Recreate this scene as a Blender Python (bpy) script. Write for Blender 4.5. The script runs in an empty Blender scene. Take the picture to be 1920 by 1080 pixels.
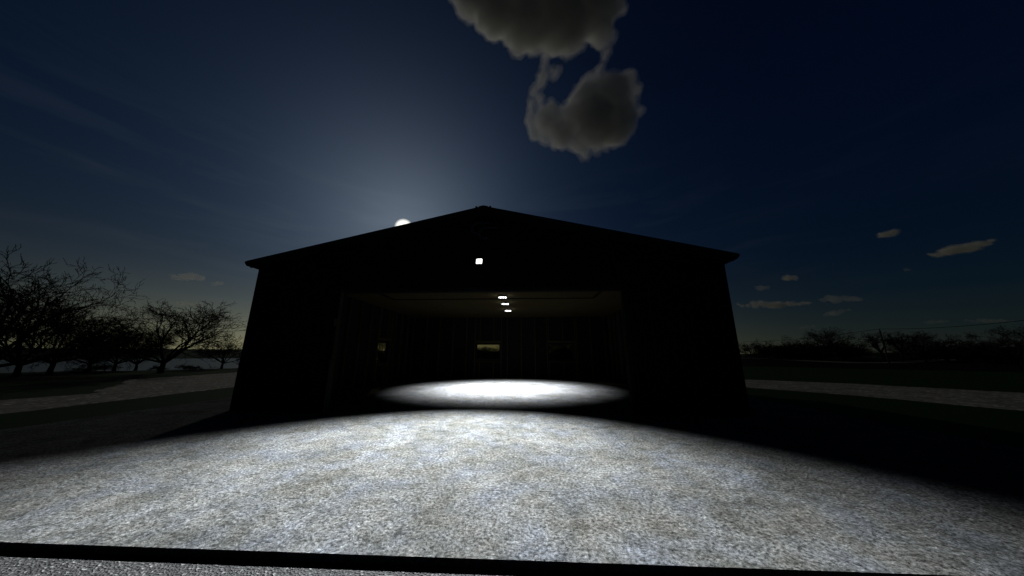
import bpy, bmesh, math, random
from mathutils import Vector, Matrix, noise

random.seed(7)
SC = bpy.context.scene
COL = SC.collection
R = math.radians

# ------------------------------------------------------------------ camera
F_PX, PITCH, YAW, ROLL = 537.5, .230, -.049, .001
CAM = Vector((1.444, -9.16, 1.7))
FWD = Vector((math.sin(YAW)*math.cos(PITCH), math.cos(YAW)*math.cos(PITCH), math.sin(PITCH)))
_r = Vector((math.cos(YAW), -math.sin(YAW), 0)); _u = _r.cross(FWD)
RIGHT = _r*math.cos(ROLL) + _u*math.sin(ROLL)
UP = -_r*math.sin(ROLL) + _u*math.cos(ROLL)

cam_data = bpy.data.cameras.new('camera')
cam_data.sensor_width = 36; cam_data.lens = 36*F_PX/1920
cam_data.clip_start = .05; cam_data.clip_end = 20000
cam = bpy.data.objects.new('camera', cam_data); COL.objects.link(cam)
m3 = Matrix((RIGHT, UP, -FWD)).transposed()
cam.matrix_world = Matrix.Translation(CAM) @ m3.to_4x4()
SC.camera = cam

def ray(px, py):                    # direction whose depth along the view axis is 1
    return FWD + RIGHT*((px-960)/F_PX) + UP*((540-py)/F_PX)
def at_depth(px, py, d): return CAM + ray(px, py)*d
def on_z(px, py, z):
    d = ray(px, py); return CAM + d*((z-CAM.z)/d.z)

# ------------------------------------------------------------------ object helpers
def tag(o, label=None, cat=None, group=None, kind=None):
    if label: o['label'] = label
    if cat: o['category'] = cat
    if group: o['group'] = group
    if kind: o['kind'] = kind
    return o
def empty(name, loc, label, cat, group=None):
    o = bpy.data.objects.new(name, None); COL.objects.link(o); o.location = loc
    o.empty_display_size = .3
    return tag(o, label, cat, group)

class MB:
    def __init__(s): s.v = []; s.f = []; s.smooth = False
    def add(s, vs, fs):
        n = len(s.v); s.v += [tuple(v) for v in vs]; s.f += [tuple(i+n for i in f) for f in fs]
    def box(s, x0, x1, y0, y1, z0, z1):
        s.add([(x0,y0,z0),(x1,y0,z0),(x1,y1,z0),(x0,y1,z0),(x0,y0,z1),(x1,y0,z1),(x1,y1,z1),(x0,y1,z1)],
              [(0,3,2,1),(4,5,6,7),(0,1,5,4),(1,2,6,5),(2,3,7,6),(3,0,4,7)])
    def prism_y(s, poly, y0, y1):   # poly: (x, z) counter-clockwise seen from -Y
        n = len(poly)
        s.add([(x,y0,z) for x,z in poly]+[(x,y1,z) for x,z in poly],
              [tuple(range(n)), tuple(range(2*n-1, n-1, -1))] +
              [((i+1)%n, i, n+i, n+(i+1)%n) for i in range(n)])
    def prism_z(s, poly, z0, z1):
        n = len(poly)
        s.add([(x,y,z0) for x,y in poly]+[(x,y,z1) for x,y in poly],
              [tuple(range(n-1,-1,-1)), tuple(range(n, 2*n))] +
              [(i, (i+1)%n, n+(i+1)%n, n+i) for i in range(n)])
    def tube(s, pts, rads, n=5, cap=True):
        rings = []
        ref = Vector((.31,.17,.93)).normalized()
        base = len(s.v)
        for i, p in enumerate(pts):
            a = pts[max(i-1,0)]; b = pts[min(i+1,len(pts)-1)]
            t = (b-a).normalized()
            q = ref if abs(t.dot(ref)) < .95 else Vector((1,0,0))
            e1 = t.cross(q).normalized(); e2 = t.cross(e1)
            for k in range(n):
                an = 2*math.pi*k/n
                s.v.append(tuple(p + (e1*math.cos(an)+e2*math.sin(an))*rads[i]))
        for i in range(len(pts)-1):
            for k in range(n):
                a = base+i*n+k; b = base+i*n+(k+1)%n
                s.f.append((a, b, b+n, a+n))
        if cap:
            s.f.append(tuple(base+k for k in range(n-1,-1,-1)))
            e = base+(len(pts)-1)*n
            s.f.append(tuple(e+k for k in range(n)))
    def mesh(s, name, mat):
        me = bpy.data.meshes.new(name); me.from_pydata(s.v, [], s.f); me.update()
        if s.smooth: me.polygons.foreach_set('use_smooth', [True]*len(me.polygons))
        if mat: me.materials.append(mat)
        return me
    def build(s, name, mat, parent=None):
        o = bpy.data.objects.new(name, s.mesh(name, mat)); COL.objects.link(o)
        if parent is not None: o.parent = parent
        return o

# ------------------------------------------------------------------ materials
def new_mat(name):
    m = bpy.data.materials.new(name); m.use_nodes = True
    nt = m.node_tree; nt.nodes.clear()
    out = nt.nodes.new('ShaderNodeOutputMaterial')
    return m, nt, out
def N(nt, t, **kw):
    n = nt.nodes.new(t)
    for k, v in kw.items():
        if k in n.inputs.keys(): n.inputs[k].default_value = v
        else: setattr(n, k, v)
    return n
def ramp(nt, fac, stops, interp='LINEAR'):
    n = nt.nodes.new('ShaderNodeValToRGB'); cr = n.color_ramp; cr.interpolation = interp
    while len(cr.elements) < len(stops): cr.elements.new(.5)
    for e, (p, c) in zip(cr.elements, stops):
        e.position = p; e.color = (*c, 1) if len(c) == 3 else c
    nt.links.new(fac, n.inputs['Fac']); return n.outputs['Color']
def coords(nt): return nt.nodes.new('ShaderNodeTexCoord').outputs['Object']
def noise_tex(nt, vec, scale, detail=4, rough=.6, dist=0):
    n = N(nt, 'ShaderNodeTexNoise'); n.inputs['Scale'].default_value = scale
    n.inputs['Detail'].default_value = detail; n.inputs['Roughness'].default_value = rough
    n.inputs['Distortion'].default_value = dist
    nt.links.new(vec, n.inputs['Vector']); return n.outputs['Fac']
def mixc(nt, fac, a, b, mode='MIX'):
    n = nt.nodes.new('ShaderNodeMix'); n.data_type = 'RGBA'; n.blend_type = mode
    for sock, val in ((n.inputs[0], fac), (n.inputs[6], a), (n.inputs[7], b)):
        if hasattr(val, 'is_output'): nt.links.new(val, sock)
        else: sock.default_value = val if not isinstance(val, tuple) else ((*val, 1) if len(val) == 3 else val)
    return n.outputs[2]
def bsdf(nt, out, col, rough=.8, metal=0., spec=.3, height=None, bump=.3, dist=.02):
    b = N(nt, 'ShaderNodeBsdfPrincipled')
    if hasattr(col, 'is_output'): nt.links.new(col, b.inputs['Base Color'])
    else: b.inputs['Base Color'].default_value = (*col, 1)
    if hasattr(rough, 'is_output'): nt.links.new(rough, b.inputs['Roughness'])
    else: b.inputs['Roughness'].default_value = rough
    b.inputs['Metallic'].default_value = metal
    b.inputs['Specular IOR Level'].default_value = spec
    if height is not None:
        bp = N(nt, 'ShaderNodeBump'); bp.inputs['Strength'].default_value = bump
        bp.inputs['Distance'].default_value = dist
        nt.links.new(height, bp.inputs['Height']); nt.links.new(bp.outputs[0], b.inputs['Normal'])
    nt.links.new(b.outputs[0], out.inputs['Surface']); return b

def simple(name, a, b, scale=4, rough=.6, metal=0, spec=.3, bump=0, dist=.01):
    m, nt, out = new_mat(name); c = coords(nt)
    f = noise_tex(nt, c, scale, 5, .6)
    col = ramp(nt, f, [(.35, a), (.65, b)])
    bsdf(nt, out, col, rough, metal, spec, f if bump else None, bump, dist); return m

def mat_concrete():
    m, nt, out = new_mat('weathered_concrete'); c = coords(nt)
    fine = noise_tex(nt, c, 27, 6, .8, .2)
    mid = noise_tex(nt, c, 5.5, 5, .7, .4)
    big = noise_tex(nt, c, .9, 4, .65, .6)
    tint = noise_tex(nt, c, 1.7, 3, .55)
    grain = ramp(nt, fine, [(.36, (.008,.009,.009)), (.43, (.045,.046,.044)), (.51, (.115,.117,.116)), (.58, (.165,.168,.170)), (.66, (.33,.335,.345))])
    patch = ramp(nt, big, [(.30, (.62,.62,.60)), (.44, (.90,.90,.88)), (.54, (1.08,1.08,1.08)), (.68, (1.38,1.39,1.42))])
    col = mixc(nt, 1.0, grain, patch, 'MULTIPLY')
    hue = ramp(nt, tint, [(.34, (1.0,.97,.91)), (.47, (1.0,1.0,.97)), (.55, (.985,1.0,1.02)), (.66, (.94,.98,1.08))])
    col = mixc(nt, 1.0, col, hue, 'MULTIPLY')
    midc = ramp(nt, mid, [(.34, (.50,.50,.48)), (.48, (1.0,1.0,1.0)), (.66, (1.38,1.38,1.39))])
    col = mixc(nt, .85, col, midc, 'MULTIPLY')
    h = N(nt, 'ShaderNodeMath', operation='ADD'); nt.links.new(fine, h.inputs[0]); nt.links.new(mid, h.inputs[1])
    bsdf(nt, out, col, .95, 0, .03, h.outputs[0], 1.0, .045); return m
def mat_gravel(name, dark, light, scale=60, speck=.9, bump=.8):
    m, nt, out = new_mat(name); c = coords(nt)
    v = N(nt, 'ShaderNodeTexVoronoi'); v.inputs['Scale'].default_value = scale; nt.links.new(c, v.inputs['Vector'])
    sep = N(nt, 'ShaderNodeSeparateColor'); nt.links.new(v.outputs['Color'], sep.inputs[0])
    stone = ramp(nt, sep.outputs[0], [(0, dark), (.75, tuple((a+b)/2 for a, b in zip(dark, light))), (.93, light), (.97, tuple(min(.9, x*2.0) for x in light))])
    big = noise_tex(nt, c, .8, 4, .6)
    col = mixc(nt, 1., stone, ramp(nt, big, [(.3, (.72,.72,.70)), (.7, (1.2,1.2,1.2))]), 'MULTIPLY')
    f = noise_tex(nt, c, scale*.5, 4, .7)
    col = mixc(nt, .8, col, ramp(nt, f, [(.3, (.45,.45,.45)), (.65, (1.3,1.3,1.3))]), 'MULTIPLY')
    bsdf(nt, out, col, .9, 0, .2, v.outputs['Distance'], bump, .02); return m
def mat_grass():
    m, nt, out = new_mat('short_grass'); c = coords(nt)
    a = noise_tex(nt, c, .08, 5, .6); b = noise_tex(nt, c, 2.5, 5, .75)
    col = ramp(nt, a, [(.3, (.007,.028,.004)), (.55, (.010,.037,.006)), (.75, (.014,.030,.007))])
    col = mixc(nt, .8, col, ramp(nt, b, [(.3, (.5,.5,.5)), (.7, (1.4,1.4,1.4))]), 'MULTIPLY')
    bsdf(nt, out, col, .95, 0, .05, b, .6, .05); return m
def mat_emit(name, col, strength):
    m, nt, out = new_mat(name)
    e = N(nt, 'ShaderNodeEmission'); e.inputs[0].default_value = (*col, 1); e.inputs[1].default_value = strength
    nt.links.new(e.outputs[0], out.inputs['Surface']); return m
def mat_glass():
    m, nt, out = new_mat('window_glass')
    t = N(nt, 'ShaderNodeBsdfTransparent'); t.inputs[0].default_value = (.62,.60,.47,1)
    g = N(nt, 'ShaderNodeBsdfGlossy'); g.inputs['Roughness'].default_value = .03
    mx = N(nt, 'ShaderNodeMixShader'); mx.inputs[0].default_value = .06
    nt.links.new(t.outputs[0], mx.inputs[1]); nt.links.new(g.outputs[0], mx.inputs[2])
    nt.links.new(mx.outputs[0], out.inputs['Surface']); return m
def mat_water():
    m, nt, out = new_mat('lake_water'); c = coords(nt)
    f = noise_tex(nt, c, .9, 4, .6)
    bsdf(nt, out, (.010,.015,.020), .30, 0, .25, f, 1.0, .25); return m
def mat_cloud(name, dens, aniso=.55, col=(.97,.97,.95)):
    m, nt, out = new_mat(name)
    p = N(nt, 'ShaderNodeVolumePrincipled')
    p.inputs['Color'].default_value = (*col,1); p.inputs['Density'].default_value = dens
    p.inputs['Anisotropy'].default_value = aniso
    nt.links.new(p.outputs[0], out.inputs['Volume']); return m

M = {}
M['concrete'] = mat_concrete()
M['yard_gravel'] = mat_gravel('dark_yard_gravel', (.010,.0105,.011), (.050,.050,.050), 55)
M['drive_gravel'] = mat_gravel('pale_drive_gravel', (.19,.18,.145), (.36,.34,.28), 9, bump=.6)
M['road'] = mat_gravel('dirt_road', (.07,.06,.05), (.16,.15,.13), 6)
M['grass'] = mat_grass()
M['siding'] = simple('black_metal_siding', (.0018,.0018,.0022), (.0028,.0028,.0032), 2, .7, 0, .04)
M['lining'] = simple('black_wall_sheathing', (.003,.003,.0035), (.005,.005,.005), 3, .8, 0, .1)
M['roofing'] = simple('dark_roof_metal', (.012,.013,.018), (.020,.021,.026), 2, .5, 0, .25)
M['trim'] = simple('dark_trim_metal', (.005,.006,.009), (.008,.009,.013), 3, .6, 0, .08)
M['stud'] = simple('rough_timber', (.20,.17,.08), (.30,.26,.13), 9, .85, 0, .1)
M['ceiling'] = simple('brown_ceiling_board', (.20,.165,.080), (.24,.20,.10), 1.2, .9, 0, .05)
M['track'] = simple('black_track_steel', (.006,.006,.006), (.010,.010,.010), 8, .6, 0, .1)
M['lamp_body'] = simple('lamp_housing_metal', (.02,.02,.02), (.035,.035,.035), 12, .5, 0, .3)
M['emblem'] = simple('blue_grey_emblem_metal', (.06,.06,.12), (.09,.09,.15), 6, .5, 0, .3)
M['glass'] = mat_glass()
M['lens'] = mat_emit('floodlight_lens', (1,.99,.97), 6)
M['diffuser'] = mat_emit('ceiling_light_diffuser', (.95,.98,1), 6)
M['bark'] = simple('tree_bark', (.022,.018,.014), (.045,.038,.030), 6, .95, 0, .02)
M['bark_dark'] = simple('shrub_bark', (.016,.014,.010), (.034,.030,.022), 6, .95, 0, .02)
M['wood_pole'] = simple('utility_pole_wood', (.035,.028,.022), (.06,.05,.04), 3, .9, 0, .05)
M['cable'] = simple('cable_sheath', (.008,.008,.008), (.014,.014,.014), 3, .7, 0, .1)
M['water'] = mat_water()
M['cloud_veil'] = mat_cloud('cloud_veil_vapour', .010, .5)
M['cloud_core'] = mat_cloud('cloud_core_vapour', .045, .45)
M['far_veil'] = mat_cloud('far_cloud_veil_vapour', .006, .45, (.98,.945,.87))
M['far_core'] = mat_cloud('far_cloud_core_vapour', .022, .4, (.98,.945,.87))

# ------------------------------------------------------------------ terrain
GZ = -.082
def smooth(a, b, x):
    t = min(max((x-a)/(b-a), 0), 1); return t*t*(3-2*t)
def lake_mask(x, y):
    # the lake lies to the left, beyond the first line of trees
    d = math.hypot(x-CAM.x, y-CAM.y); az = math.degrees(math.atan2(x-CAM.x, y-CAM.y))
    edge = 62 + 5*noise.noise(Vector((az*.09, 3.1, 0)))
    return smooth(edge-3, edge+5, d)*(1-smooth(262, 285, d))*smooth(-100, -90, az)*(1-smooth(-22, -16, az))
def gh(x, y):
    d = math.hypot(x-CAM.x, y-CAM.y); az = math.degrees(math.atan2(x-CAM.x, y-CAM.y))
    z = GZ
    n = noise.noise(Vector((x*.004, y*.004, .5)))
    left = 1-smooth(-20, 15, az)
    z += smooth(60, 130, d)*(1-left)*.9
    z += smooth(285, 520, d)*left*(9.0+2*n) + smooth(250, 620, d)*(1-left)*(3.2+2.5*n)
    z += smooth(30, 120, d)*.25*noise.noise(Vector((x*.02, y*.02, 2)))
    return z - 2.2*lake_mask(x, y)
def on_ground(px, py, dmax=400):
    d = ray(px, py); d = d/math.hypot(d.x, d.y)
    t = 3.
    while t < dmax:
        p = CAM + d*t
        if p.z <= gh(p.x, p.y): return Vector((p.x, p.y, gh(p.x, p.y)))
        t += .25
    p = CAM + d*dmax; return Vector((p.x, p.y, gh(p.x, p.y)))
def ground_from(px, dist):          # ground point seen at pixel column px, dist metres away
    d = ray(px, 666); d.z = 0; d.normalize()
    p = CAM + d*dist; return Vector((p.x, p.y, gh(p.x, p.y)))

mb = MB()
rings = [0, 6, 12, 18, 25, 33, 42, 50, 56, 60, 64, 68, 74, 82, 92, 105, 120, 140, 165, 190, 220, 250, 262, 270, 278, 286, 300, 325, 360, 400, 450, 500, 560, 640, 800, 1100, 1600, 2600, 5000]
NS = 180
mb.v.append((CAM.x, CAM.y, GZ))
for rr in rings[1:]:
    for k in range(NS):
        a = 2*math.pi*k/NS; x = CAM.x+rr*math.sin(a); y = CAM.y+rr*math.cos(a)
        mb.v.append((x, y, gh(x, y)))
for k in range(NS): mb.f.append((0, 1+(k+1)%NS, 1+k))
for i in range(len(rings)-2):
    for k in range(NS):
        a = 1+i*NS+k; b = 1+i*NS+(k+1)%NS
        mb.f.append((a, b, b+NS, a+NS))
mb.smooth = True
tag(mb.build('ground', M['grass']), kind='structure')

# lake surface (the ground dips below it)
mb = MB(); ring = []
LZ = -.62
for az in range(-102, -13, 4): ring.append((CAM.x+56*math.sin(R(az)), CAM.y+56*math.cos(R(az))))
for az in range(-14, -103, -4): ring.append((CAM.x+292*math.sin(R(az)), CAM.y+292*math.cos(R(az))))
nn = len(ring)//2
mb.v = [(x, y, LZ) for x, y in ring]
for i in range(nn-1): mb.f.append((i, i+1, len(ring)-2-i, len(ring)-1-i))
tag(mb.build('lake', M['water']), kind='structure')

# concrete pad the shed stands on, its front edge a low step
PADY0 = -6.255
mb = MB(); mb.prism_z([(-10.75,PADY0),(10.75,PADY0),(10.75,15.5),(-10.75,15.5)], -.5, 0)
tag(mb.build('concrete_pad', M['concrete']), kind='structure')
mb = MB(); mb.v = [(-40,-30,-.064),(40,-30,-.064),(40,PADY0-.002,-.064),(-40,PADY0-.002,-.064)]; mb.f = [(0,1,2,3)]
tag(mb.build('gravel_yard', M['yard_gravel']), kind='structure')

def sheet(name, poly, z, mat):
    m = MB(); m.v = [(x, y, z) for x, y in poly]; m.f = [tuple(range(len(poly)))]
    o = m.build(name, mat)
    return tag(o, kind='structure')
# left drive: straight inner edge, wandering grass edge; right drive bends round the shed
def wob(pts, amp=.35, n=8):
    out = []
    for (a, b) in zip(pts[:-1], pts[1:]):
        for k in range(n):
            t = k/n; x = a[0]+(b[0]-a[0])*t; y = a[1]+(b[1]-a[1])*t
            out.append((x+amp*noise.noise(Vector((x*.9, y*.9, 0))), y+amp*noise.noise(Vector((x*.9, y*.9, 5)))))
    out.append(pts[-1]); return out
inner = [(-14.5,-6.3),(-14.6,-.5),(-14.7,2.),(-15.1,7.),(-15.6,30.)]
outer = [(-30,34),(-28.4,20),(-27.6,11.5),(-22.5,7.2),(-19.0,3.9),(-19.5,1.9),(-21.5,-6.3)]
sheet('gravel_drive', wob(inner, .12)+wob(outer, .5), -.072, M['drive_gravel'])
rin = [(9.5,17.5),(11.4,13.0),(13.92,8.61),(16.33,5.45),(17.71,1.72),(18.6,-6.3)]
rout = [(27.3,-6.3),(25.8,6.5),(22.46,11.28),(18.02,14.3),(12,20)]
poly = wob(rin, .1)+wob(rout, .25)
sheet('gravel_drive', poly, -.072, M['drive_gravel'])
# distant road on the right
pts = [(1375,671.5),(1450,674.5),(1530,678),(1610,681.5),(1680,681),(1760,676.5),(1840,672.5),(1925,671)]
line = [on_ground(px, py, 150) for px, py in pts]
line = [line[0]+(line[0]-line[1])*.5] + line + [line[-1]+(line[-1]-line[-2])]
mb = MB(); fine = []
for a, b in zip(line[:-1], line[1:]):
    for k in range(6): fine.append(a.lerp(b, k/6))
for i, p in enumerate(fine):
    t = (fine[min(i+1, len(fine)-1)]-fine[max(i-1, 0)]); t.z = 0; t.normalize(); s = Vector((-t.y, t.x, 0))
    for q in (p+s*2.2, p-s*2.2): mb.v.append((q.x, q.y, gh(q.x, q.y)+.12))
for i in range(len(fine)-1): mb.f.append((2*i, 2*i+1, 2*i+3, 2*i+2))
tag(mb.build('road', M['road']), kind='structure')

# ploughed field beyond the road
mb = MB(); na = 40; rr = [63,70,80,92,105,120,140,165,190,215]
for d in rr:
    for k in range(na+1):
        az = R(16+66*k/na); x = CAM.x+(d+3*noise.noise(Vector((k*.3,d*.05,0))))*math.sin(az); y = CAM.y+d*math.cos(az)
        mb.v.append((x, y, gh(x, y)+.06))
for i in range(len(rr)-1):
    for k in range(na):
        a = i*(na+1)+k; mb.f.append((a, a+1, a+na+2, a+na+1))
tag(mb.build('field', simple('dark_ploughed_soil', (.006,.005,.004), (.012,.010,.008), .6, .95, 0, .02)), kind='structure')

# ------------------------------------------------------------------ shed
W2, DEP = 7.86, 13.6
XO1, XO2, HO = -4.66, 4.54, 3.74
RZ, SL = 6.774, .229
def roof_z(x): return RZ - SL*abs(x)
WT = .16
shed = empty('metal_shed', (0, 0, 0), 'wide dark metal shed with a low gable roof and an open vehicle doorway', 'shed')

def ribs(m, x0, x1, z0, ztop, y, step=.3):
    k = math.ceil((x0+.08)/step)
    while k*step < x1-.06:
        x = k*step; zt = ztop(x)
        m.add([(x-.035,y,z0),(x+.035,y,z0),(x+.018,y-.02,z0),(x-.018,y-.02,z0),
               (x-.035,y,zt),(x+.035,y,zt),(x+.018,y-.02,zt),(x-.018,y-.02,zt)],
              [(0,3,7,4),(3,2,6,7),(2,1,5,6),(4,7,6,5),(0,1,2,3)])
        k += 1
# front wall with its big opening
m = MB()
UND = .14
m.prism_y([(-W2,0),(XO1,0),(XO1,HO),(-W2,HO)], 0, WT)
m.prism_y([(XO2,0),(W2,0),(W2,HO),(XO2,HO)], 0, WT)
m.prism_y([(-W2,HO),(W2,HO),(W2,roof_z(W2)-UND),(0,RZ-UND),(-W2,roof_z(W2)-UND)], 0, WT)
ribs(m, -W2, XO1-.17, .02, lambda x: roof_z(x)-UND-.02, 0)
ribs(m, XO2+.17, W2, .02, lambda x: roof_z(x)-UND-.02, 0)
ribs(m, XO1-.17, XO2+.17, HO+.17, lambda x: roof_z(x)-UND-.02, 0)
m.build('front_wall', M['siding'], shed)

def holed(m, u0, u1, z0, z1, holes, emit):
    us = sorted({u0, u1, *[h[0] for h in holes], *[h[1] for h in holes]})
    for a, b in zip(us[:-1], us[1:]):
        hs = [h for h in holes if h[0] <= a+1e-6 and h[1] >= b-1e-6]
        if not hs: emit(m, a, b, z0, z1)
        else:
            emit(m, a, b, z0, hs[0][2]); emit(m, a, b, hs[0][3], z1)
BW = [(-2.46,-.60,1.28,2.55), (3.15,5.10,1.28,2.55)]
LW = [(8.27,9.76,1.20,2.52)]
WTOP = 4.69
m = MB(); holed(m, -W2, W2, 0, WTOP, BW, lambda m,a,b,z0,z1: m.box(a,b,DEP,DEP+WT,z0,z1))
m.prism_y([(-W2,WTOP),(W2,WTOP),(W2,roof_z(W2)-UND),(0,RZ-UND),(-W2,roof_z(W2)-UND)], DEP, DEP+WT)
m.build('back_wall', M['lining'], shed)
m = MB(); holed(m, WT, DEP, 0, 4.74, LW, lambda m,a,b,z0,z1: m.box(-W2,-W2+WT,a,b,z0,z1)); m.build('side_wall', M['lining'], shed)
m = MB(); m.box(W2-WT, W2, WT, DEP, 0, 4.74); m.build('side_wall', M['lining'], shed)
# studs
XI = W2-WT
m = MB(); x = -7.55
xs = []
while x < 7.6: xs.append(x); x += 1.075
for x in xs:
    inw = [h for h in BW if h[0]-.06 < x < h[1]+.06]
    if inw:
        m.box(x-.03,x+.03,DEP-.14,DEP-.002,0,inw[0][2]-.12); m.box(x-.03,x+.03,DEP-.14,DEP-.002,inw[0][3]+.24,4.62)
    else: m.box(x-.03,x+.03,DEP-.14,DEP-.002,0,4.62)
for h in BW:
    for xx in (h[0]-.10, h[1]+.10): m.box(xx-.03,xx+.03,DEP-.15,DEP-.003,0,4.62)
    m.box(h[0]-.068,h[1]+.068,DEP-.145,DEP-.004,h[3]+.09,h[3]+.23); m.box(h[0]-.068,h[1]+.068,DEP-.145,DEP-.004,h[2]-.12,h[2]-.07)
m.build('stud_frame', M['stud'], shed)
for sgn in (-1, 1):
    m = MB(); y = .75
    hs = LW if sgn < 0 else []
    X0, X1 = (-XI+.002, -XI+.14) if sgn < 0 else (XI-.14, XI-.002)
    while y < DEP-.2:
        inw = [h for h in hs if h[0]-.06 < y < h[1]+.06]
        if inw:
            m.box(X0,X1,y-.03,y+.03,0,inw[0][2]-.12); m.box(X0,X1,y-.03,y+.03,inw[0][3]+.24,4.62)
        else: m.box(X0,X1,y-.03,y+.03,0,4.62)
        y += 1.075
    for h in hs:
        for yy in (h[0]-.10, h[1]+.10): m.box(X0-.001,X1+.01,yy-.03,yy+.03,0,4.62)
        m.box(X0-.0005,X1+.005,h[0]-.068,h[1]+.068,h[3]+.09,h[3]+.23); m.box(X0-.0005,X1+.005,h[0]-.068,h[1]+.068,h[2]-.12,h[2]-.07)
    m.build('stud_frame', M['stud'], shed)
# front wall framing seen at the left of the doorway
m = MB()
m.box(XO1-.15, XO1-.003, -.028, -.003, 0, 1.55); m.box(XO1-.10, XO1-.003, -.028, -.003, 1.552, 2.62); m.box(XO1-.20, XO1-.003, -.032, -.003, 2.622, 2.86); m.box(XO1-.10, XO1-.003, -.028, -.003, 2.862, HO)
m.build('door_jamb', M['stud'], shed)
m = MB(); m.box(XO2+.003, XO2+.14, -.028, -.003, 0, HO); m.build('door_jamb', M['trim'], shed)
m = MB(); m.box(XO1-.15, XO2+.15, -.03, -.003, HO+.003, HO+.15); m.build('door_header', M['trim'], shed)
# ceiling
m = MB(); m.box(-XI+.004, XI-.004, WT+.003, DEP-.003, 4.63, 4.68); m.build('ceiling', M['ceiling'], shed)
# tracks of the overhead door under the ceiling
PZ = 4.44
for x in (-5.06, 4.62):
    m = MB(); m.box(x, x+.07, .40, 4.36, PZ-.13, PZ-.05); m.build('door_track', M['track'], shed)
m = MB(); m.box(-4.988, 4.618, 4.30, 4.34, PZ-.13, PZ-.09); m.build('door_rail', M['track'], shed)
# windows
def window(parent, kind, u0, u1, z0, z1):
    m = MB(); t = .06
    if kind == 'back':
        y0, y1 = DEP+.02, DEP+.12
        B = lambda a,b,c,d: m.box(a,b,y0,y1,c,d)
    else:
        B = lambda a,b,c,d: m.box(-W2+.03,-W2+.13,a,b,c,d)
    B(u0+.002,u0+t,z0+.002,z1-.002); B(u1-t,u1-.002,z0+.002,z1-.002); B(u0+t+.001,u1-t-.001,z0+.002,z0+t); B(u0+t+.001,u1-t-.001,z1-t,z1-.002)
    w = m.build('window', M['trim'], parent)
    p = MB()
    if kind == 'back': p.box(u0+t-.01,u1-t+.01,DEP+.065,DEP+.071,z0+t-.01,z1-t+.01)
    else: p.box(-W2+.075,-W2+.081,u0+t-.01,u1-t+.01,z0+t-.01,z1-t+.01)
    p.build('pane', M['glass'], w)
for h in BW: window(shed, 'back', *h)
window(shed, 'left', *LW[0])
# roof
Y0, Y1 = -.13, DEP+WT+.13
EX = 8.25
for s in (-1, 1):
    m = MB(); pol = [(s*.0,RZ),(s*EX,roof_z(EX)),(s*EX,roof_z(EX)-.035),(s*(EX-.02),roof_z(EX)-.11),(0,RZ-.12)]
    if s > 0: pol = pol[::-1]
    m.prism_y(pol, Y0, Y1)
    y = Y0+.2
    while y < Y1:                      # standing ribs running up the slope
        a0 = (.28, EX-.02)
        m.add([(s*a0[0],y-.03,roof_z(a0[0])),(s*a0[1],y-.03,roof_z(a0[1])),(s*a0[1],y+.03,roof_z(a0[1])),(s*a0[0],y+.03,roof_z(a0[0])),
               (s*a0[0],y-.012,roof_z(a0[0])+.022),(s*a0[1],y-.012,roof_z(a0[1])+.022),(s*a0[1],y+.012,roof_z(a0[1])+.022),(s*a0[0],y+.012,roof_z(a0[0])+.022)],
              [(4,5,6,7),(0,1,5,4),(2,3,7,6),(0,4,7,3),(1,2,6,5)])
        y += .4
    m.build('roof_slope', M['roofing'], shed)
    g = MB(); pol = [(s*8.30,roof_z(8.30)+.005),(s*8.285,4.80),(s*8.20,4.70),(s*(W2+.003),4.615),(s*(W2+.003),4.78),(s*8.24,4.845)]
    if s > 0: pol = pol[::-1]
    g.prism_y(pol, Y0-.004, Y1+.004); g.build('gutter', M['trim'], shed)
    f = MB(); pol = [(0,RZ-.123),(s*(EX-.03),roof_z(EX-.03)-.116),(s*(EX-.12),roof_z(EX-.12)-.26),(0,RZ-.30)]
    if s > 0: pol = pol[::-1]
    f.prism_y(pol, -.05, -.0225); f.build('rake_trim', M['trim'], shed)
m = MB(); m.prism_y([(-.16,RZ-.05),(.16,RZ-.05),(.16,RZ-.028),(0,RZ+.006),(-.16,RZ-.028)][::1], Y0-.03, Y1+.03)
for s in (-1, 1): m.prism_y([(s*.24-.04,RZ-.085),(s*.24+.04,RZ-.085),(s*.24+.04,RZ-.05),(s*.24,RZ-.012),(s*.24-.04,RZ-.045)], Y0-.032, Y1+.032)
m.build('ridge_cap', M['roofing'], shed)
# raised emblem: two interlocking letters C high on the gable
def letter_c(m, cx, cz, r, sl, bar):
    th = .065; prev = None; n = 16
    outer = []; inner_ = []
    for k in range(n+1):
        a = R(62 + 236*k/n)
        outer.append((cx+r*1.15*math.cos(a)+sl*r*math.sin(a), cz+r*math.sin(a)))
        inner_.append((cx+(r-th)*1.15*math.cos(a)+sl*(r-th)*math.sin(a), cz+(r-th)*math.sin(a)))
    for k in range(n):
        m.prism_y([outer[k+1], outer[k], inner_[k], inner_[k+1]][::-1], -.045, -.022)
    x, z = outer[0]
    m.prism_y([(x+.004,z-th*.95),(x+bar,z-th*.95),(x+bar+.03,z),(x+.004,z)], -.045, -.022)
m = MB(); letter_c(m, -.16, 5.98, .24, .18, .20); letter_c(m, .10, 5.80, .24, .18, .22)
m.build('emblem', M['emblem'], shed)

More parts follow.
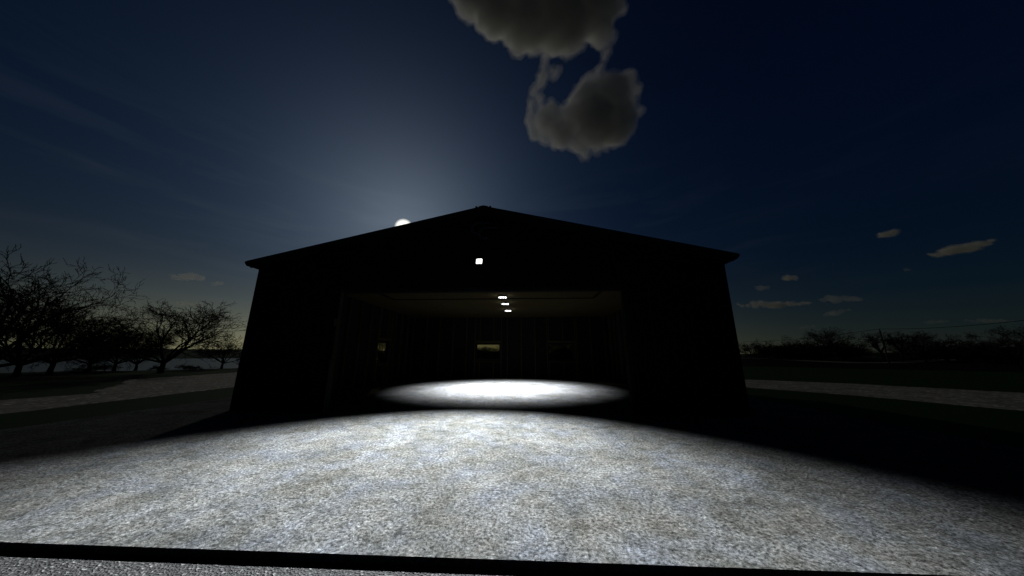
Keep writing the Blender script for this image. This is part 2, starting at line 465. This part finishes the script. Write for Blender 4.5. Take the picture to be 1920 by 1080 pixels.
# ------------------------------------------------------------------ floodlight over the doorway
fl = empty('flood_light', (-.09, -.02, 4.70), 'square white floodlight glowing on the gable above the doorway', 'floodlight')
m = MB(); m.box(-.05,.05,-.05,-.003,-.06,.06); m.build('bracket', M['lamp_body'], fl)
tilt = Matrix.Rotation(R(-12), 4, 'X')
def tilted(m):
    m.v = [tuple(tilt @ Vector(v)) for v in m.v]; return m
m = MB(); m.add([(-.10,-.14,-.10),(.10,-.14,-.10),(.10,-.14,.10),(-.10,-.14,.10),(-.07,-.052,-.07),(.07,-.052,-.07),(.07,-.052,.07),(-.07,-.052,.07)],
                [(0,1,2,3),(7,6,5,4),(0,4,5,1),(1,5,6,2),(2,6,7,3),(3,7,4,0)])
tilted(m).build('housing', M['lamp_body'], fl)
m = MB(); m.box(-.092,.092,-.150,-.143,-.085,.085); tilted(m).build('lens', M['lens'], fl)
ld = bpy.data.lights.new('flood_beam', 'SPOT'); ld.energy = 12000; ld.color = (.94,.975,1.0)
ld.spot_size = R(100); ld.spot_blend = .85; ld.shadow_soft_size = .04
ld.use_nodes = True; lnt = ld.node_tree
fo_ = lnt.nodes.new('ShaderNodeLightFalloff'); fo_.inputs['Strength'].default_value = .185
lnt.links.new(fo_.outputs['Linear'], [n for n in lnt.nodes if n.type == 'EMISSION'][0].inputs['Strength'])
lo = bpy.data.objects.new('flood_beam', ld); COL.objects.link(lo); lo.parent = fl
lo.location = (0, -.20, -.03)
lo.rotation_euler = Vector((0, -.615, -.79)).to_track_quat('-Z', 'Y').to_euler()

# ------------------------------------------------------------------ three caged ceiling lights
names = ['nearest of three caged lights glowing under the shed ceiling, closest to the doorway',
         'middle one of three caged lights in a row under the shed ceiling',
         'farthest of three caged lights glowing under the ceiling, nearest the back wall']
proto = None
for i, y in enumerate((4.95, 6.85, 9.40)):
    if proto is None:
        cl = empty('ceiling_light', (.27, y, 4.63), names[i], 'ceiling light', 'caged lights under the shed ceiling')
        m = MB(); m.prism_y([(-.05,-.004),(-.05,-.05),(.05,-.05),(.05,-.004)], -.20, .20); m.prism_y([(-.21,-.052),(-.21,-.085),(.21,-.085),(.21,-.052)], -.11, .11)
        m.build('housing', M['lamp_body'], cl)
        m = MB(); m.box(-.185,.185,-.09,.09,-.145,-.087); m.build('diffuser', M['diffuser'], cl)
        m = MB()
        for k in range(4):
            x = -.14+k*.09
            for sgn in (-1, 1):
                m.tube([Vector((x-.02,sgn*.112,-.086)), Vector((x+.012,sgn*.112,-.156))], [.019,.019], 4)
            m.tube([Vector((x-.03,-.112,-.16)), Vector((x+.05,.112,-.16))], [.018,.018], 4)
        m.build('guard', M['track'], cl)
        proto = cl
    else:
        cl = proto.copy(); COL.objects.link(cl); cl.location = (.27, y, 4.63); cl['label'] = names[i]
        for ch in list(proto.children):
            c = ch.copy(); COL.objects.link(c); c.parent = cl
    if i == 1: mid_light = cl
ld = bpy.data.lights.new('ceiling_beam', 'SPOT'); ld.energy = 16500; ld.color = (.93,.95,1.0)
ld.spot_size = R(112); ld.spot_blend = .75; ld.shadow_soft_size = .05
lo = bpy.data.objects.new('ceiling_beam', ld); COL.objects.link(lo); lo.parent = mid_light
lo.location = (0, 0, -.30)

# ------------------------------------------------------------------ bare trees
def branch_tree(seed, height, spread, trunk_h, levels, nkids, twig_r, lean=0., up=.25, n_main=6, r0=.28):
    rnd = random.Random(seed); tr = MB(); cr = MB(); cr.smooth = True; tr.smooth = True
    def rv(): return Vector((rnd.uniform(-1,1), rnd.uniform(-1,1), rnd.uniform(-1,1)))
    def grow(p, d, L, r, lev):
        n = 4 if lev <= 2 else 3
        pts = [p.copy()]; rads = [r]; d = d.normalized()
        for k in range(n):
            d = (d + rv()*(.26 if lev < 3 else .42) + Vector((0,0,up*(.35 if lev < 3 else .12)))).normalized()
            p = p + d*(L/n); pts.append(p.copy()); rads.append(max(r*(1-.62*(k+1)/n), twig_r*.75))
        cr.tube(pts, rads, 5 if lev <= 1 else 3, lev <= 2)
        if lev >= levels: return
        nk = nkids[min(lev, len(nkids)-1)]
        for j in range(nk):
            t = (.30 + .70*(j+rnd.random()*.8)/nk)
            t = min(t, .999); i = int(t*n); fr = t*n-i
            q = pts[i].lerp(pts[i+1], fr); dd = (pts[i+1]-pts[i]).normalized()
            side = dd.cross(rv()).normalized()
            ang = R(rnd.uniform(28, 62))
            nd = dd*math.cos(ang) + side*math.sin(ang)
            nd.z = nd.z*.8 + .10
            grow(q, nd, L*rnd.uniform(.50,.72)*(1.05-.3*t), max(rads[i]*.62, twig_r), lev+1)
    top = Vector((lean*trunk_h, 0, trunk_h))
    pts = [Vector((0,0,-.25)), Vector((0,0,.0)), Vector((lean*.2*trunk_h,0.03,trunk_h*.35)), Vector((lean*.6*trunk_h,-.03,trunk_h*.7)), top]
    tr.tube(pts, [r0*1.5, r0*1.25, r0, r0*.9, r0*.8], 9)
    for j in range(n_main):
        a = 2*math.pi*(j+rnd.random()*.6)/n_main
        el = R(rnd.uniform(25, 62)) if j else R(82)
        d = Vector((math.cos(a)*math.cos(el)*spread, math.sin(a)*math.cos(el)*spread, math.sin(el)))
        st = pts[3].lerp(top, rnd.uniform(.3, 1.0)) if j else top
        L = (height-trunk_h)*rnd.uniform(.52,.70)*(1.0 if j else .95)*min(1.25, d.length)
        grow(st, d, L, r0*.55, 1)
    # measured size
    zmax = max(v[2] for v in cr.v)
    s = height/zmax
    for b in (tr, cr): b.v = [(v[0]*s, v[1]*s, v[2]*s) for v in b.v]
    return tr, cr
PROTO = {
 'spreading': branch_tree(3, 10, 1.25, 1.5, 5, [0,6,5,4,3], .016, up=.10, n_main=9, r0=.22),
 'round':     branch_tree(11, 10, 1.05, 1.3, 5, [0,6,5,4,3], .017, up=.18, n_main=9, r0=.20),
 'open':      branch_tree(23, 10, 1.0, 2.8, 4, [0,6,5,5], .035, lean=.12, up=.30, n_main=6),
 'far':       branch_tree(31, 10, 1.15, 1.8, 4, [0,6,5,5], .04, up=.2, n_main=8),
 'thicket':   branch_tree(47, 10, 1.6, .7, 4, [0,6,6,5], .06, up=.2, n_main=14, r0=.3),
}
PM = {k: (a.mesh('trunk', M['bark']), b.mesh('crown', M['bark'])) for k, (a, b) in PROTO.items()}
for k, me in PM.items(): me[0]['kind_of'] = k
def tree(kind, px, top_y, dist, rz, sx=1., label='', group=None, name='bare_tree', cat='tree'):
    p = ground_from(px, dist)
    # height that brings the top to the photographed row
    d = ray(px, top_y); hl = math.hypot(d.x, d.y)
    zt = CAM.z + d.z/hl*dist
    s = (zt-p.z)/10.
    o = empty(name, p, label, cat, group); o.rotation_euler.z = rz; o.scale = (s*sx, s*sx, s)
    for nm, me in zip(('trunk', 'crown'), PM[kind]):
        c = bpy.data.objects.new(nm, me); COL.objects.link(c); c.parent = o
    return o
GL = 'bare winter trees along the lake shore'
tree('spreading', -25, 462, 30, 1.9, .88, 'largest bare spreading tree, cut off by the left edge, limbs reaching over the smaller trees', GL)
tree('round', 44, 545, 47, 1.1, 1.1, 'bare tree under the limbs of the largest tree, trunk standing against the pale lake', GL)
tree('spreading', 105, 556, 50, 2.3, 1.0, 'bare tree with tangled low limbs right of the largest tree, by the water', GL)
tree('round', 175, 602, 58, 4.0, 1.2, 'low bare tree squeezed between two others at the middle of the shore', GL)
tree('spreading', 222, 606, 56, 3.3, 1.05, 'bare tree with a rounded low crown left of the tall domed tree', GL)
tree('round', 262, 616, 58, 5.0, 1.1, 'small bare tree overlapped by the left side of the tall domed tree', GL)
tree('round', 310, 560, 46, 3.3, 1.25, 'bare tree with a tall domed crown standing alone below the small clouds', GL)
tree('far', 421, 626, 55, 1.7, 1.0, 'smallest bare tree of the shore, close to the shed wall', GL)
GS = 'low shrubs on the near lake shore'
for px, ty, d, rz, lab in [(205,678,58,.3,'low dark shrub at the water edge below the middle trees'),
                           (303,683,55,1.2,'low dark shrub just left of the domed tree trunk'),
                           (352,681,56,2.5,'low dark shrub just right of the domed tree trunk'),
                           (160,685,52,3.1,'low dark shrub in front of the pale strip of water'),
                           (372,684,52,4.1,'tiny dark shrub between the domed tree and the smallest tree')]:
    tree('thicket', px, ty, d, rz, 1.6, lab, GS, 'shrub', 'shrub')
GR = 'bare trees on the far side of the field'
for kind, px, ty, d, rz, sx, lab in [
    ('far', 1408, 634, 105, .5, 1.25, 'low bare tree nearest the right wall of the shed'),
    ('far', 1478, 638, 108, 2.2, 1.2, 'low bare tree at the left end of the dark thicket'),
    ('round', 1545, 614, 100, 1.4, 1.15, 'tallest rounded bare tree rising out of the dark thicket'),
    ('open', 1655, 620, 96, 3.6, .95, 'thin open bare tree with sky showing below its branches, left one of a pair'),
    ('open', 1690, 622, 98, 5.2, .9, 'thin open bare tree with a leaning trunk, right one of a pair'),
    ('round', 1733, 617, 95, 4.1, 1.0, 'bushy bare tree under the cable, right of the open pair'),
    ('far', 1775, 624, 104, 1.1, 1.3, 'small bare tree between the bushy tree and the dark dome of shrub'),
    ('far', 1600, 640, 112, 4.4, 1.3, 'low bare tree between the dark thicket and the open pair'),
    ('far', 1508, 632, 106, .9, 1.2, 'bare tree just left of the tallest rounded tree'),
    ('far', 1440, 642, 110, 3.3, 1.3, 'low bare tree behind the palings'),
    ('far', 1862, 628, 108, 3.0, 1.4, 'low bare tree right of the dark dome of shrub'),
    ('round', 1912, 606, 88, 2.0, 1.15, 'bare tree cut off by the right edge, under the cable')]:
    tree(kind, px, ty, d, rz, sx, lab, GR)
GT = 'dark thickets of shrub across the field'
for px, ty, d, rz, sx, lab in [(1455,636,112,.2,1.8,'dark thicket at the far left of the row across the field'),
                               (1500,636,110,1.1,1.8,'dense dark thicket left of the tallest rounded tree'),
                               (1535,634,108,2.5,1.7,'dense dark thicket at the foot of the tallest rounded tree'),
                               (1580,632,109,3.2,1.7,'dense dark thicket between the rounded tree and the open pair'),
                               (1715,640,105,.9,1.7,'low dark thicket under the bushy tree'),
                               (1805,634,104,1.9,1.35,'dark dome shaped shrub standing alone beside the bushy tree'),
                               (1845,640,108,4.4,1.8,'low dark thicket right of the dome shaped shrub'),
                               (1895,636,104,5.1,1.8,'low dark thicket at the right edge')]:
    tree('thicket', px, ty, d, rz, sx, lab, GT, 'shrub', 'shrub')
GB = 'trees behind the shed seen through its windows'
for kind, px, ty, d, rz, sx, lab in [('thicket',893,640,90,.2,1.6,'low dark shrub at the left in the centre back window'),
                                     ('thicket',917,650,95,1.2,1.7,'low dark shrub in the middle of the centre back window'),
                                     ('thicket',938,642,90,2.4,1.6,'low dark shrub at the right in the centre back window'),
                                     ('round',1040,630,30,.2,1.3,'bare tree close behind the right back window'),
                                     ('round',716,600,40,2.2,1.3,'bare tree seen through the side window'),
                                     ('thicket',712,655,42,1.4,1.3,'dark shrub seen low in the side window'),
                                     ('round',1062,630,38,1.2,1.35,'tangled bare tree filling the right back window'),
                                     ('thicket',1050,636,55,3.2,1.8,'dark shrub low in the right back window')]:
    tree(kind, px, ty, d, rz, sx, lab, GB, 'shrub' if kind == 'thicket' else 'bare_tree', 'shrub' if kind == 'thicket' else 'tree')

# ------------------------------------------------------------------ utility poles and cable on the right
def pole_at(px, top_y, dist, label):
    p = ground_from(px, dist); d = ray(px, top_y); zt = CAM.z + d.z/math.hypot(d.x, d.y)*dist
    o = empty('utility_pole', p, label, 'utility pole', 'wooden poles carrying the cable')
    m = MB(); m.tube([Vector((0,0,-.3)), Vector((0,0,zt-p.z+.12))], [.11,.08], 8); m.build('post', M['wood_pole'], o)
    m = MB(); m.tube([Vector((0,0,zt-p.z+.12)), Vector((0,0,zt-p.z+.28))], [.05,.04], 8); m.build('insulator', M['cable'], o)
    return Vector((p.x, p.y, zt+.26))
A = pole_at(1399, 642, 120, 'wooden utility pole at the far end of the cable, beside the shed')
B = pole_at(1663, 619, 80, 'wooden utility pole among the open pair of bare trees')
Cc = pole_at(1985, 600, 62, 'wooden utility pole carrying the near end of the cable')
m = MB(); pts = []
for (a, b, sag) in ((A, B, .55), (B, Cc, .35)):
    for k in range(15):
        t = k/14; q = a.lerp(b, t); q.z -= 4*sag*t*(1-t); pts.append(q)
m.tube(pts, [.035]*len(pts), 5)
tag(m.build('power_cable', M['cable']), 'thin black cable strung above the trees on the right', 'cable')
# paling fence left of the thicket
fp = ground_from(1396, 92); fe = ground_from(1448, 95)
fo = empty('paling_fence', fp, 'short run of dark upright palings beside the thicket, past the shed wall', 'fence')
m = MB(); dv = fe-fp
for k in range(13):
    q = dv*(k/12); h = 1.5+.25*math.sin(k*2.3)
    m.box(q.x-.07,q.x+.07,q.y-.05,q.y+.05,q.z-.2,q.z+h)
m.build('paling', M['wood_pole'], fo)
m = MB()
for z in (.5, 1.15): m.tube([Vector((0,.09,z)), dv+Vector((0,.09,z))], [.04,.04], 5)
m.build('rail', M['wood_pole'], fo)

# ------------------------------------------------------------------ clouds: real volumes far above
ctex = bpy.data.textures.new('cloud_lumps', 'CLOUDS'); ctex.noise_scale = 26; ctex.noise_depth = 3
ctex2 = bpy.data.textures.new('far_cloud_lumps', 'CLOUDS'); ctex2.noise_scale = 30; ctex2.noise_depth = 3
ftex = bpy.data.textures.new('cloud_wisps', 'CLOUDS'); ftex.noise_scale = 10; ftex.noise_depth = 2
def ico(sub):
    bm = bmesh.new(); bmesh.ops.create_icosphere(bm, subdivisions=sub, radius=1)
    v = [x.co.copy() for x in bm.verts]; f = [tuple(q.index for q in p.verts) for p in bm.faces]; bm.free(); return v, f
IV, IF = ico(2)
def cloud(label, blobs, depth, layers, tex, flat=1.0, group=None):
    rnd = random.Random(len(blobs)+int(blobs[0][0]))
    c0 = at_depth(sum(b[0] for b in blobs)/len(blobs), sum(b[1] for b in blobs)/len(blobs), depth)
    k = depth/F_PX; top = None
    offs = [rnd.uniform(-.3,.3) for b in blobs]
    for name, mat, grow, voxel, disp in layers:       # a thin outer veil, a denser core inside it
        m = MB()
        for b, of in zip(blobs, offs):
            px, py, r = b[:3]; ry = b[3] if len(b) > 3 else r
            if callable(grow): r, ry = grow(r), grow(ry)
            if min(r, ry) < .8: continue
            c = at_depth(px, py, depth) + FWD*of*min(r, 40)*k - c0
            dz = min(r, ry*1.6, 45)*k*flat
            m.add([c + RIGHT*v.x*r*k + UP*v.y*ry*k + FWD*v.z*dz for v in IV], IF)
        o = m.build(name, M[mat], top)
        rm = o.modifiers.new('join', 'REMESH'); rm.mode = 'VOXEL'; rm.voxel_size = voxel
        dm = o.modifiers.new('lumps', 'DISPLACE'); dm.texture = tex; dm.strength = disp; dm.mid_level = .5; dm.texture_coords = 'LOCAL'
        d2 = o.modifiers.new('wisps', 'DISPLACE'); d2.texture = ftex; d2.strength = disp*.55; d2.mid_level = .5; d2.texture_coords = 'LOCAL'
        if top is None:
            top = o; o.location = c0
    return tag(top, label, 'cloud', group)
big = [(890,-10,44),(930,20,50),(985,30,60),(1050,20,70),(1110,10,55),(1040,-60,120),(930,-50,70),(1125,60,28),(1070,70,30),(1015,72,26),(975,78,20),(1142,-30,32),
       (1136,98,10),(1133,110,8),(1128,122,8.5),(1124,132,9),(1120,142,11),(1110,150,13),(1098,162,14),(1086,180,15),
       (1023,106,10),(1021,116,9),(1019,126,8.5),(1018,136,9),(1017,147,10),(1014,158,12),(1006,166,9),(1008,178,10),(999,176,9),(995,190,8.5),(994,202,8),(993,214,8),(994,226,8.5),(995,238,9),(1014,186,8),(1013,198,7),(1041,140,7),(1037,148,6),(1045,133,5),(1034,132,6),
       (1003,250,14),(1030,225,30),(1022,255,16),(1055,250,30),(1075,225,30),(1105,195,42),(1140,185,44),(1150,225,46),(1110,235,46),(1172,160,22),(1178,190,20),(1192,190,11),(1200,204,8),(1186,212,13),(1190,168,12),(1182,140,10),(1085,262,24),(1120,262,24),(1160,255,20),(1100,292,10),(1096,280,14),(1045,268,12)]
sat = random.Random(5)
for b in list(big):
    if b[2] >= 24:
        for k in range(7):
            a = sat.uniform(0, 2*math.pi); q = b[2]*sat.uniform(.16,.34)
            big.append((b[0]+math.cos(a)*(b[2]*1.0-q*.25), b[1]+math.sin(a)*(b[2]*1.0-q*.25), q))
big = [b for b in big if b[0]+b[2] < 1216 and not (1050 < b[0] < 1112 and 92 < b[1] < 150 and b[2] < 22)]
cloud('large grey cloud high above the shed, two lumpy masses joined by thin wisps', big, 520, [('cloud', 'cloud_veil', lambda r: r+2.5, 2.8, 16), ('inner_vapour', 'cloud_veil', lambda r: r, 3.2, 16), ('cloud_core', 'cloud_core', lambda r: r-3, 3.2, 15)], ctex, 1.0)
GC = 'small clouds low in the sky'
def streak(x0, y0, x1, y1, r, n):
    rnd = random.Random(int(x0+y0)); out_ = []
    m_ = max(n, int(n*1.8))
    for k in range(m_):
        t = k/(m_-1); e = 1-.55*abs(2*t-1)
        q = r*e*rnd.uniform(.55,1.05)
        out_.append((x0+(x1-x0)*t+rnd.uniform(-2,2), y0+(y1-y0)*t+rnd.uniform(-.45,.3)*r-(.25*r if k % 3 == 0 else 0), q*rnd.uniform(1.3,2.0), q))
    return out_
small = [
 ('small flat cloud high over the shore trees, brightest of the left ones', streak(322,518,380,524,8,6)),
 ('tiny wisp of cloud just right of the small flat cloud', streak(398,531,412,534,4.5,3)),
 ('thin cloud touching the top of the tall domed tree', streak(325,568,390,572,4.5,6)),
 ('short slanting cloud on the right, left of the longest slanting cloud', streak(1650,443,1682,434,6,5)),
 ('longest slanting cloud high on the right', streak(1744,481,1862,455,8.5,9)),
 ('small puff of cloud right of the shed eave, lower of two', streak(1420,540,1441,540,5.5,4)),
 ('small puff of cloud above and right of a lower puff', streak(1470,524,1493,522,5,4)),
 ('long low flat cloud touching the right wall of the shed', streak(1384,572,1514,571,6.5,9)),
 ('flat cloud right of the long low cloud, dark underneath', streak(1538,564,1612,561,6.5,7)),
 ('faint ragged wisp below the flat dark cloud', streak(1546,591,1592,582,4.5,5)),
 ('thin pink wisp above the tallest rounded tree', streak(1500,615,1530,613,3.2,4)),
 ('thin flat cloud above the bushy tree and the cable', streak(1732,606,1776,602,3.6,5)),
 ('thin flat cloud near the right edge above the cable', streak(1812,603,1896,602,4.2,7)),
 ('speck of cloud below the longest slanting cloud', streak(1700,506,1707,506,3,3)),
]
for lab, bl in small:
    cloud(lab, bl, 2200, [('cloud', 'far_veil', lambda r: r*1.3, 5, 18)] + ([('cloud_core', 'far_core', lambda r: r*.9, 5, 16)] if bl[len(bl)//2][3] > 4.8 else []), ctex2, 1.0, GC)

# ------------------------------------------------------------------ sky and light
SUN_EL, SUN_AZ = 23.4, -25.0        # azimuth from +Y, negative to the left
sd = Vector((math.sin(R(SUN_AZ))*math.cos(R(SUN_EL)), math.cos(R(SUN_AZ))*math.cos(R(SUN_EL)), math.sin(R(SUN_EL))))
sl = bpy.data.lights.new('sun', 'SUN'); sl.energy = .27; sl.angle = R(.5); sl.color = (1,.94,.80)
so = bpy.data.objects.new('sun', sl); COL.objects.link(so); so.rotation_euler = (-sd).to_track_quat('-Z', 'Y').to_euler(); so.location = (0,0,40)

w = bpy.data.worlds.new('World'); SC.world = w; w.use_nodes = True
nt = w.node_tree; nt.nodes.clear()
out = nt.nodes.new('ShaderNodeOutputWorld'); bg = nt.nodes.new('ShaderNodeBackground')
nt.links.new(bg.outputs[0], out.inputs[0])
tc = nt.nodes.new('ShaderNodeTexCoord').outputs['Generated']
def MA(op, a, b=0., c=None):
    n = nt.nodes.new('ShaderNodeMath'); n.operation = op
    for i, v in enumerate((a, b) if c is None else (a, b, c)):
        if hasattr(v, 'is_output'): nt.links.new(v, n.inputs[i])
        else: n.inputs[i].default_value = v
    return n.outputs[0]
def VM(op, a, b):
    n = nt.nodes.new('ShaderNodeVectorMath'); n.operation = op
    for i, v in enumerate((a, b)):
        if hasattr(v, 'is_output'): nt.links.new(v, n.inputs[i])
        elif op == 'SCALE' and i == 1: n.inputs['Scale'].default_value = v
        else: n.inputs[i].default_value = v
    return n.outputs['Value'] if op in ('DOT_PRODUCT',) else n.outputs[0]
def scaled(col, fac):
    n = nt.nodes.new('ShaderNodeVectorMath'); n.operation = 'SCALE'; n.inputs[0].default_value = col
    nt.links.new(fac, n.inputs['Scale']); return n.outputs[0]
dirn = VM('NORMALIZE', tc, (0,0,0))
sep = nt.nodes.new('ShaderNodeSeparateXYZ'); nt.links.new(dirn, sep.inputs[0])
el = MA('MULTIPLY', MA('ARCSINE', sep.outputs['Z']), 57.2958)
ang = MA('MULTIPLY', MA('ARCCOSINE', MA('MINIMUM', VM('DOT_PRODUCT', dirn, tuple(sd)), .999999)), 57.2958)
# azimuth away from the moon
sh = Vector((sd.x, sd.y, 0)).normalized()
hz = nt.nodes.new('ShaderNodeCombineXYZ'); nt.links.new(sep.outputs['X'], hz.inputs[0]); nt.links.new(sep.outputs['Y'], hz.inputs[1])
hn = VM('NORMALIZE', hz.outputs[0], (0,0,0))
adiff = MA('MULTIPLY', MA('ARCCOSINE', MA('MINIMUM', VM('DOT_PRODUCT', hn, tuple(sh)), .999999)), 57.2958)
base = ramp(nt, MA('DIVIDE', el, 90.), [(0,(.0120,.0150,.0110)), (.035,(.0062,.0126,.0140)), (.09,(.0021,.0085,.0165)), (.15,(.0014,.0062,.0172)), (.28,(.0008,.0044,.0160)), (.50,(.0005,.0026,.0110)), (.80,(.0003,.0012,.0065))])
# darker away from the moon
fade = MA('ADD', .62, MA('MULTIPLY', .75, MA('EXPONENT', MA('DIVIDE', ang, -38.))))
basef = nt.nodes.new('ShaderNodeVectorMath'); basef.operation = 'SCALE'; nt.links.new(base, basef.inputs[0]); nt.links.new(fade, basef.inputs['Scale'])
halo1 = scaled((.085,.094,.098), MA('EXPONENT', MA('MULTIPLY', -1., MA('POWER', MA('DIVIDE', ang, 12.5), 1.5))))
halo2 = scaled((.016,.029,.052), MA('EXPONENT', MA('MULTIPLY', -1., MA('POWER', MA('DIVIDE', ang, 22.5), 1.6))))
warm = scaled((.290,.245,.085), MA('MULTIPLY', MA('EXPONENT', MA('DIVIDE', MA('MAXIMUM', el, 0.), -4.6)), MA('EXPONENT', MA('MULTIPLY', -1., MA('POWER', MA('DIVIDE', adiff, 38.), 2.)))))
lowblue = scaled((.012,.029,.045), MA('MULTIPLY', MA('EXPONENT', MA('DIVIDE', MA('MAXIMUM', el, 0.), -15.)), MA('EXPONENT', MA('MULTIPLY', -1., MA('POWER', MA('DIVIDE', adiff, 42.), 2.)))))
disc = scaled((1.25,1.2,1.02), MA('SUBTRACT', 1., MA('SMOOTH_MIN', 1., MA('MAXIMUM', MA('DIVIDE', MA('SUBTRACT', ang, 1.05), .60), 0.), .05)))
# thin cirrus streaks
mp = nt.nodes.new('ShaderNodeMapping'); nt.links.new(dirn, mp.inputs['Vector']); mp.inputs['Rotation'].default_value = (0, R(-14), R(20)); mp.inputs['Scale'].default_value = (2.2, 2.2, 15.)
cn = noise_tex(nt, mp.outputs[0], 1.6, 5, .55, .4)
cir = ramp(nt, cn, [(.50,(0,0,0)), (.72,(1,1,1))])
cirf = MA('MULTIPLY', cir, MA('MULTIPLY', MA('EXPONENT', MA('DIVIDE', ang, -26.)), MA('MULTIPLY', MA('MINIMUM', 1., MA('MAXIMUM', 0., MA('DIVIDE', MA('SUBTRACT', el, 3.), 8.))), MA('MINIMUM', 1., MA('MAXIMUM', 0., MA('DIVIDE', MA('SUBTRACT', 36., el), 12.))))))
cirrus = scaled((.014,.0145,.014), cirf)
# a little of the physical sky under it all
sky = nt.nodes.new('ShaderNodeTexSky'); sky.sky_type = 'NISHITA'; sky.sun_disc = False
sky.sun_elevation = R(SUN_EL); sky.sun_rotation = R(SUN_AZ)
phys = VM('SCALE', sky.outputs[0], .00012)
tot = basef.outputs[0]
for t in (halo1, halo2, lowblue, warm, disc, cirrus, phys): tot = VM('ADD', tot, t)
nt.links.new(tot, bg.inputs['Color']); bg.inputs['Strength'].default_value = 1.

# ------------------------------------------------------------------ render settings
SC.view_settings.view_transform = 'Standard'; SC.view_settings.look = 'None'
SC.view_settings.exposure = 0; SC.view_settings.gamma = 1; SC.view_settings.use_curve_mapping = False
cy = SC.cycles
cy.max_bounces = 6; cy.diffuse_bounces = 1; cy.glossy_bounces = 2; cy.transparent_max_bounces = 12; cy.volume_bounces = 4
cy.sample_clamp_indirect = .014
cy.use_denoising = True
